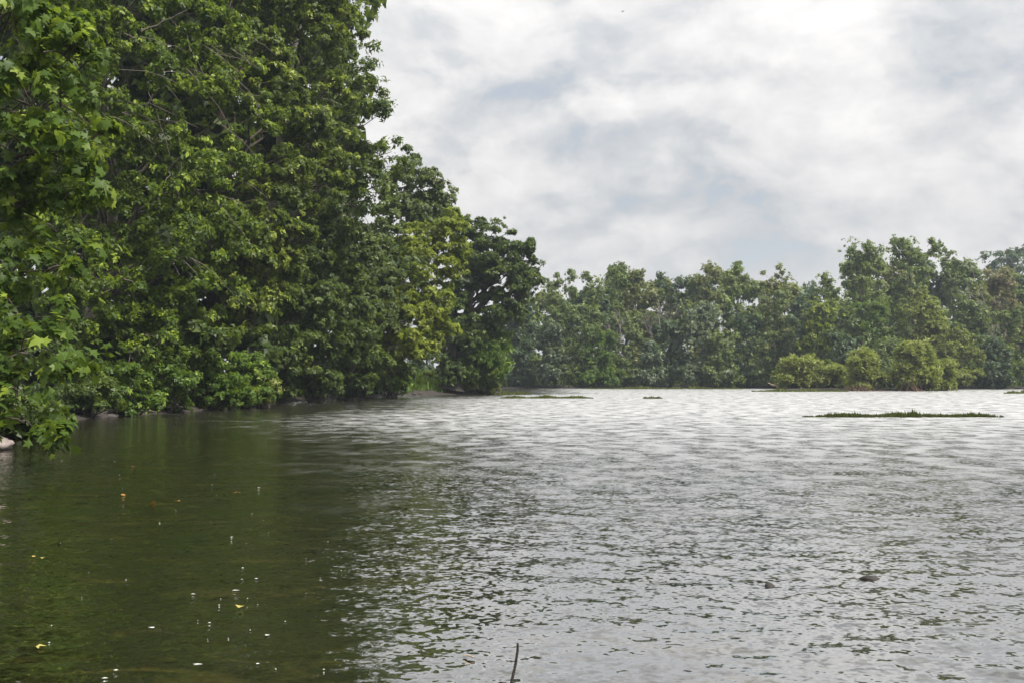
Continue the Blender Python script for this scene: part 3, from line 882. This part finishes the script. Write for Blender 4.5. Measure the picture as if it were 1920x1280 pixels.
# ---- bare trees on the far bank
def bare_tree(label, px, py, d, top, lean, seed, spread=0.5, r0=0.16):
    rr = np.random.default_rng(seed)
    b = spot(px, 727, d); b[2] = float(ground_z(b[:1], b[1:2])[0]) - .1
    root = link('bare_tree', None, loc=tuple(b)); tag(root, label, 'dead tree', 'bare trees on the far bank')
    tb = Tubes(); br = Tubes()
    H = spot(px, top, d)[2] - b[2]

    def rec(p, dirn, L, r, lev):
        q = p + dirn * L
        pts = bent(p, q, 5, 0.08)
        (tb if lev == 0 else br).add(pts, np.linspace(r, r * .55, 5), 6 if lev < 2 else 4)
        if lev >= 4: return
        for _ in range(3 if lev else 4):
            t = rr.uniform(.45, 1.0)
            nd = dirn + rr.normal(size=3) * spread + np.array([0, 0, .25]); nd /= np.linalg.norm(nd)
            rec(p + (q - p) * t, nd, L * rr.uniform(.45, .68), r * .5, lev + 1)
    d0 = np.array([lean, 0, 1.0]); d0 /= np.linalg.norm(d0)
    rec(np.zeros(3), d0, H * .55, r0, 0)
    link('trunk', tb.build('trunk'), MATS['bark_dead'], root)
    link('bare_branches', br.build('bare_branches'), MATS['bark_dead'], root)


bare_tree('leafless grey tree fanning out below the twin tall crowns', 1160, 700, 158.5, 560, .02, 3)
bare_tree('leafless grey tree right of the first bare one on the far bank', 1232, 700, 158.5, 555, .10, 8)
bare_tree('pale bare trunk among the leaves near the right edge', 1868, 700, 154.0, 520, -.06, 12)

# ---- willows on the gravel bar at the right
ISL = 'willow bushes on the bar at the right'
shrub('willow_bush', 'spreading pale willow bush at the left end of the bar', 1498, 702, 132, 50, 24, 'willow', leaf=.50, tmpl=NARROW, group=ISL, n=10, clump=.5, tint=0.74, face=FARFACE, shoots=16, cover=.42, loose=.95, droop=-.6, flat=.9, inner=.4)
shrub('willow_bush', 'low willow scrub between the pale bush and the middle willow', 1560, 708, 131, 36, 16, 'willow', leaf=.36, tmpl=NARROW, group=ISL, clump=.5, tint=0.56, face=FARFACE, shoots=16, cover=.42, loose=.95, droop=-.6, flat=.9, inner=.4)
shrub('willow_bush', 'middle willow with upright pale shoots', 1622, 699, 124, 38, 31, 'willow', leaf=.50, tmpl=NARROW, group=ISL, n=9, clump=.45, tint=0.68, tip=.25, face=FARFACE, shoots=16, cover=.42, loose=.95, droop=-.6, flat=.9, inner=.4)
shrub('willow_bush', 'tallest willow on the bar with a domed yellow green top', 1715, 692, 123, 44, 40, 'willow', leaf=.50, tmpl=NARROW, group=ISL, n=11, clump=.5, tint=0.74, tip=.3, face=FARFACE, shoots=16, cover=.42, loose=.95, droop=-.6, flat=.9, inner=.4)
shrub('willow_bush', 'willow at the right end of the bar in the shade', 1765, 706, 126, 28, 22, 'willow', leaf=.50, tmpl=NARROW, group=ISL, n=6, clump=.5, tint=0.56, face=FARFACE, shoots=16, cover=.42, loose=.95, droop=-.6, flat=.9, inner=.4)


# ---- the low bar they grow on: real ground just above the water
def bar(name, label, x0, x1, y, depth, h, mat, seed):
    n, m = 60, 12
    u = np.linspace(-1, 1, n)[None, :]; v = np.linspace(-1, 1, m)[:, None]
    X = (x0 + x1) / 2 + u * (x1 - x0) / 2 + 0 * v; Y = y + v * depth / 2 * (1 - 0.6 * u ** 4) + 0 * u
    Y = Y + 0.25 * depth * np.sin(u * 5 + seed)
    e = np.clip(1 - np.maximum(np.abs(u) ** 3, np.abs(v) ** 2), 0, 1)
    Z = -0.15 + (h + .15) * e ** .5 + 0.06 * waves2(X, Y, seed, 8, .8, 4) * e
    i = np.arange(m - 1)[:, None] * n + np.arange(n - 1)[None, :]
    F = np.stack([i, i + 1, i + n + 1, i + n], -1).reshape(-1, 4)
    o = link(name, mesh_np(name, np.stack([X, Y, Z], -1).reshape(-1, 3), F, True, {'inland': np.full(n * m, .9)}), mat)
    tag(o, label, kind='structure')


GM = bpy.data.materials['bank_soil']
xa, xb = on_water(1425, 730)[0] * 1.0, spot(1790, 730, 126)[0]
bar('gravel_bar', 'low bar of silt and gravel under the willows', 32.5, 56.5, 128.5, 9.5, 0.28, GM, 4)


# ---- emergent grass beds in the river
def grass_bed(label, px0, px1, py, hgt, depth, n, seed, thin=False, tint=.45, wid=.035):
    rr = np.random.default_rng(seed)
    a, b = on_water(px0, py), on_water(px1, py)
    c = (a + b) / 2; c[2] = 0
    W = (b[0] - a[0])
    u = rr.uniform(-1, 1, n)
    # tufts: blades gather in stools, sparse at the ends
    ns = max(20, n // 18)
    stools = rr.uniform(-1, 1, ns)
    si = rr.integers(0, len(stools), n)
    u = np.clip(stools[si] + rr.normal(0, .010 if thin else .02, n), -1.02, 1.02)
    prof = np.clip(1 - np.abs(u) ** 2.5, 0.12, 1)
    v = rr.normal(0, .36, n) * prof
    x = u * W / 2; y = v * depth / 2 + 0.3 * depth * np.sin(u * 3 + seed) * .4
    hh = hgt * np.exp(rr.normal(-.3, .22, n)) * (0.55 + .45 * prof) * (0.8 + .25 * np.sin(u * 9 + seed))
    pos = np.stack([x, y, np.full(n, -0.06)], -1)
    dirn = unit(np.stack([rr.normal(0, .22, n), rr.normal(0, .22, n), np.ones(n)], -1))
    nrm = unit(np.stack([rr.normal(0, .7, n), -np.ones(n), rr.normal(0, .3, n)], -1))
    k = wid / hgt * 2.2
    tm = (np.array([(-k / 2, 0, 0), (k / 2, 0, 0), (k * .3, .6, .04), (0, 1, .12), (-k * .3, .6, .04)]), np.array([(0, 1, 2), (0, 2, 4), (4, 2, 3)]))
    me = leaf_mesh('grass_blades', pos, dirn, nrm, hh + .06, tint + rr.normal(0, .16, n), tm)
    o = link('grass_bed', me, MATS['reed'], None, tuple(c))
    tag(o, label, 'grass', 'grass beds standing in the river')


grass_bed('longest dark bed of water grass standing in the open river at right', 1505, 1878, 781, .24, 1.2, 4600, 1, thin=True, tint=.10, wid=.026)
grass_bed('long low grass bed in the river just right of the point', 940, 1112, 746, .26, 1.8, 3000, 2, tint=.5, wid=.05)
grass_bed('tiny grass bed alone in mid river', 1207, 1243, 746.5, .22, .9, 700, 3, tint=.4, wid=.05)
grass_bed('short grass bed touching the tip of the point', 915, 996, 738.5, .35, 2.5, 1800, 4, tint=.5, wid=.06)
grass_bed('thin pale grass strip along the foot of the far wood', 1105, 1395, 728.5, .45, 3.5, 3200, 5, tint=.55, wid=.09)
grass_bed('pale grass strip at the left foot of the willow bar', 1412, 1590, 733.5, .40, 2.2, 2600, 6, tint=.6, wid=.08)
grass_bed('grass strip at the right edge of the river', 1882, 1960, 737, .4, 2, 1200, 7, tint=.55, wid=.07)

# ---- grass and weeds on the left bank and the bright meadow behind the point
def ground_cover(name, label, xs, ys, n, hgt, mat, tint, seed, keep):
    rr = np.random.default_rng(seed)
    x = rr.uniform(*xs, n); y = rr.uniform(*ys, n)
    sd = shore_dist(x, y); k = keep(sd); x, y, sd = x[k], y[k], sd[k]
    z = ground_z(x, y, sd)
    m = len(x)
    pos = np.stack([x, y, z - .03], -1)
    dirn = unit(np.stack([rr.normal(0, .4, m), rr.normal(0, .4, m), np.ones(m)], -1))
    nrm = unit(rr.normal(size=(m, 3)) * [1, 1, .3])
    me = leaf_mesh(name, pos, dirn, nrm, hgt * np.exp(rr.normal(0, .35, m)), tint + rr.normal(0, .2, m), NARROW)
    o = link(name, me, MATS[mat]); tag(o, label, 'grass', kind='stuff')


ground_cover('bank_grass', 'weeds and short grass along the left bank', (-26, 0), (20, 108), 60000, .38, 'shrub', .35, 2, lambda s: (s > .55) & (s < 6))
ground_cover('meadow_grass', 'sunlit meadow grass behind the point', (-22, -4), (100, 135), 16000, .6, 'shrub', .45, 3, lambda s: s > .6)
ground_cover('far_bank_grass', 'weeds along the far waterline', (-8, 84), (145, 164), 14000, .8, 'far', .4, 4, lambda s: (s > .2) & (s < 4))

# ------------------------------------------------------------------ small things
BOULDER = stone_mat(1.0)
STONE = stone_mat(0.32)
WET = stone_mat(0.10)


def rock_mesh(seed, sx, sy, sz):
    rr = np.random.default_rng(seed)
    n, m = 18, 12
    th = np.arange(n) * 2 * math.pi / n; ph = np.linspace(0.06, math.pi - .06, m)
    d = np.stack([np.outer(np.sin(ph), np.cos(th)), np.outer(np.sin(ph), np.sin(th)), np.outer(np.cos(ph), np.ones(n))], -1).reshape(-1, 3)
    r = np.ones(len(d))
    for _ in range(9):                      # cut facets
        a = unit(rr.normal(size=3)); c = rr.uniform(.62, .92)
        k = d @ a
        r = np.minimum(r, np.where(k > .05, c / np.maximum(k, .05), 9))
    r *= 1 + .05 * rr.normal(size=len(d))
    V = d * r[:, None] * [sx, sy, sz]
    i = np.arange(m - 1)[:, None] * n + np.arange(n)[None, :]; j = np.arange(m - 1)[:, None] * n + (np.arange(n)[None, :] + 1) % n
    F = np.stack([i, i + n, j + n, j], -1).reshape(-1, 4)
    V = np.vstack([V, [[0, 0, sz * .9]], [[0, 0, -sz * .9]]])
    return mesh_np('stone', V, F, True)


p = on_water(2, 842)
o = link('boulder', rock_mesh(5, .42, .4, .22), BOULDER, None, (p[0] - .12, p[1], .05))
tag(o, 'smooth pinkish grey boulder at the waterline on the left edge', 'rock')
big = [(375, 768, .55, .22, 'flat grey stone at the waterline, left of the pair under the shrubs'), (424, 766, .5, .26, 'dark angular stone at the waterline, right of the pair under the shrubs'),
       (330, 770, .35, .15, 'small flat stone on the mud left of the stone pair'), (470, 763, .4, .2, 'stone lying under the light green bough'), (640, 748, .6, .22, 'pale stone at the mud edge below the low dark tree'),
       (690, 745, .5, .2, 'low stone on the mud strip left of the bright tree')]
for k, (px, py, s, h, lab) in enumerate(big):
    q = on_water(px, py)
    o = link('bank_stone', rock_mesh(20 + k, s, s * .7, h), STONE, None, (q[0], q[1] + .2, .06)); o.rotation_euler = (0, 0, k * 1.1)
    tag(o, lab, 'rock', 'stones on the left bank')
for k, (px, py, w_, lab) in enumerate(((1630, 1083, .10, 'low dark wet stone just breaking the surface at lower right'), (1442, 1098, .05, 'smaller dark wet stone breaking the surface left of the other'))):
    q = on_water(px, py)
    o = link('wet_stone', rock_mesh(60 + k, w_, w_ * .7, .045), WET, None, (q[0], q[1], -.018)); tag(o, lab, 'rock', 'stones breaking the surface')
pebs = [rock_mesh(40 + k, .2, .15, .09) for k in range(5)]
for me in pebs: me.materials.append(STONE)
rr = np.random.default_rng(77)
k = 0
while k < 70:
    y = rr.uniform(30, 96); i = rr.integers(4, 14)
    a, b = SHORE[i], SHORE[i + 1]; t = rr.random(); q = a + (b - a) * t
    x, y = q[0] - rr.uniform(-.1, 1.2), q[1] + rr.normal(0, .4)
    z = float(ground_z(np.array([x]), np.array([y]))[0])
    if z < -.15: continue
    o = bpy.data.objects.new('loose_stone', pebs[k % 5]); C.objects.link(o)
    s = rr.uniform(.6, 1.7); o.scale = (s, s, s * rr.uniform(.7, 1.1)); o.location = (x, y, z + .02); o.rotation_euler = (0, 0, rr.uniform(0, 6))
    tag(o, 'small loose stone half sunk in the mud of the left bank', 'stone', 'loose stones on the mud'); k += 1

# driftwood on the left bank and by the willow bar
def driftwood(name, label, pts, r, mat, cat='driftwood', group=None, side=None):
    pts = np.asarray(pts, float); base = pts[0].copy()
    tb = Tubes(); q = [pts[0]]
    tt = np.linspace(0, len(pts) - 1, 14)
    P_ = np.stack([np.interp(tt, np.arange(len(pts)), pts[:, j]) for j in range(3)], -1)
    P_[1:-1] += rng.normal(size=(12, 3)) * r * .35
    tb.add(P_ - base, np.linspace(r, r * .35, 14), 7)
    for s0, s1, rs in (side or []):
        tb.add(bent(s0, s1, 6, .1) - base, np.linspace(rs, rs * .3, 6), 5)
    o = link(name, tb.build(name), MATS[mat], None, tuple(base)); tag(o, label, cat, group)


driftwood('driftwood_branch', 'pale forked driftwood branch at the left tip of the willow bar', [spot(1462, 725, 131), spot(1452, 722, 131), spot(1440, 718, 131)], .16, 'bark_drift',
          side=[(spot(1455, 723, 131), spot(1450, 716, 131), .08), (spot(1458, 724, 131), spot(1466, 719, 131), .07)])
for (px, d, w, h, lab, sd) in ((1612, 122.8, 34, 12, 'brown tangle of flood wrack at the foot of the middle willow', 5), (1712, 121.8, 22, 30, 'reddish brown root plate upright under the tallest willow', 6)):
    rr = np.random.default_rng(sd); tb = Tubes(); b = spot(px, 733, d); b[2] = .02
    for _ in range(70):
        k = d / FPX
        a = np.array([rr.normal(0, .5) * w * k, rr.normal(0, .5), 0.0]); t = a * (1.2 if h < 20 else .5) + np.array([rr.normal(0, .35) * w * k, rr.normal(0, .5), abs(rr.normal(.5, .4)) * h * k])
        tb.add(bent(a, t, 5, .15), np.linspace(rr.uniform(.03, .12), .02, 5), 5)
    o = link('flood_wrack' if h < 20 else 'root_plate', tb.build('roots'), MATS['bark_root'], None, tuple(b)); tag(o, lab, 'driftwood')
driftwood('fallen_branch', 'thin fallen branch lying on the mud at the left bank', [(-17.0, 40.5, .15), (-16.3, 42.2, .3), (-15.7, 44.0, .1)], .07, 'bark_brown')
driftwood('fallen_branch', 'weathered log at the water edge where the bank turns', [(-14.6, 52.0, .1), (-14.2, 54.5, .22), (-14.4, 57.0, .12)], .12, 'bark_brown')

# the dark twig standing out of the water at the bottom of the picture
tb = Tubes(); a = on_water(952, 1300)
tw = np.array([(0, 0, -.12), (.006, 0, .0), (.022, .004, .07), (.040, .006, .15), (.050, .008, .215), (.051, .008, .252)])
tb.add(tw, [.0085, .0082, .0078, .0072, .0068, .0060], 8)
tb.add(np.array([tw[-1], tw[-1] + [.0006, 0, .003]]), [.0060, .0015], 8)
tb.add(np.array([(.006, 0, .004), (-.02, -.01, .012), (-.045, -.01, .004)]), [.005, .004, .002], 6)
o = link('twig', tb.build('twig'), MATS['bark_twig'], None, tuple(a)); tag(o, 'dark bent twig standing out of the water at the bottom edge', 'twig')
tb = Tubes(); a = on_water(868, 1232); b = on_water(890, 1236)
tb.add(np.stack([np.zeros(3), (b - a) * .5 + [0, .01, .004], b - a]), [.004, .005, .003], 6)
o = link('floating_twig', tb.build('floating_twig'), MATS['bark_drift'], None, (a[0], a[1], .012)); tag(o, 'short tan twig floating left of the standing twig', 'twig')

# leaves adrift
ADRIFT = [(450, 1141, .95, .075, 'bright yellow leaf floating on the dark water at lower left'), (60, 1046, .75, .07, 'golden leaf floating near the left edge'),
          (80, 1049, .9, .05, 'small pale leaf beside the golden leaf at the left edge'), (77, 1216, .98, .06, 'cream leaf floating in the lower left corner'),
          (247, 876, .05, .13, 'red leaf floating on the dark water below the stones'), (443, 925, .12, .12, 'reddish leaf adrift near the edge of the dark water'),
          (287, 944, .2, .11, 'rusty leaf standing on edge on the dark water'), (233, 929, .4, .09, 'small orange leaf left of the rusty leaf'), (332, 941, .25, .09, 'small brown leaf right of the rusty leaf')]
for k, (px, py, tn, s, lab) in enumerate(ADRIFT):
    q = on_water(px, py)
    V = TRI[0] if k % 2 else DIAMOND[0]; F = TRI[1] if k % 2 else DIAMOND[1]
    me = mesh_np('floating_leaf', (V - [0, .5, 0]) * [1.5, 1, 1.6] * s, F, False, {'tint': np.full(len(V), tn)})
    o = link('floating_leaf', me, MATS['fallen'], None, (q[0], q[1], .022)); o.rotation_euler = (.12 if k != 6 else .9, .1, k * 1.7)
    tag(o, lab, 'leaf', 'leaves afloat on the dark water')

# pale flecks painted in for sky glints on the sheltered water
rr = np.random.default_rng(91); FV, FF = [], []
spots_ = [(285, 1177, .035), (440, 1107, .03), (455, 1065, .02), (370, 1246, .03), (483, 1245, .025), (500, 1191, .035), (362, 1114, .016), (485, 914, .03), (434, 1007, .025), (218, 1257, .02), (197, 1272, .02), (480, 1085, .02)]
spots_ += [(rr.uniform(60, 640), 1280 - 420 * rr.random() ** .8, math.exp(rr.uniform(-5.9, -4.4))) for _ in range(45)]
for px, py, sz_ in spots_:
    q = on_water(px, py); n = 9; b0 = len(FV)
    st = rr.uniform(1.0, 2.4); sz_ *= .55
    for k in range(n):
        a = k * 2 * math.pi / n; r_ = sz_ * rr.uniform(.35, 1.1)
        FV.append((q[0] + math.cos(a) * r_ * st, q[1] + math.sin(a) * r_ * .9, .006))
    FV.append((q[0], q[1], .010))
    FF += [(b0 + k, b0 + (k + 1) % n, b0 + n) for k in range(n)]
m, t, out = new_mat('painted_glint')
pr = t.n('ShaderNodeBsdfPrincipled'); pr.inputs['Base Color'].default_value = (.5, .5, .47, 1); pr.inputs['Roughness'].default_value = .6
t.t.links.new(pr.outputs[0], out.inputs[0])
o = link('glint_flecks', mesh_np('glint_flecks', np.array(FV), np.array(FF), True), m); tag(o, 'white flecks painted in for sky glints on the dark water', 'painted_glint', kind='stuff')

# the small dark bird high in the clouds
bp = spot(1167.5, 22.5, 90)
tb = Tubes()
tb.add([(-.13, 0, 0), (-.08, 0, .01), (0, 0, .015), (.07, 0, .01), (.10, 0, .01), (.13, 0, 0)], [.006, .032, .045, .035, .022, .004], 8)
bird = link('bird', tb.build('bird_body'), MATS['bark_twig'], None, tuple(bp)); bird.rotation_euler = (0, 0, R(70)); tag(bird, 'tiny dark bird high in the clouds', 'bird')
for s in (-1, 1):
    me = mesh_np('wing', np.array([(.05, s * .03, .02), (-.05, s * .03, .02), (-.05, s * .11, .07), (.04, s * .12, .07), (-.06, s * .19, .04)]), np.array([(0, 1, 2), (0, 2, 3), (3, 2, 4)]))
    link('wing', me, MATS['bark_twig'], bird)

# ------------------------------------------------------------------ river haze: one even body of air
def haze():
    x0, x1, y0, y1, z0, z1 = -910, 910, -610, 910, -2, 42
    V = np.array([(x, y, z) for x in (x0, x1) for y in (y0, y1) for z in (z0, z1)])
    F = np.array([(0, 1, 3, 2), (4, 6, 7, 5), (0, 4, 5, 1), (2, 3, 7, 6), (0, 2, 6, 4), (1, 5, 7, 3)])
    m, t, out = new_mat('river_haze')
    v = t.n('ShaderNodeVolumePrincipled')
    v.inputs['Color'].default_value = (0.72, 0.82, 0.95, 1)
    v.inputs['Density'].default_value = HAZE
    v.inputs['Anisotropy'].default_value = 0.2
    t.t.links.new(v.outputs[0], out.inputs['Volume'])
    o = link('haze', mesh_np('haze', V, F), m); tag(o, 'thin blue river haze', kind='stuff')


HAZE = 0.0004
if HAZE > 0 and True: haze()
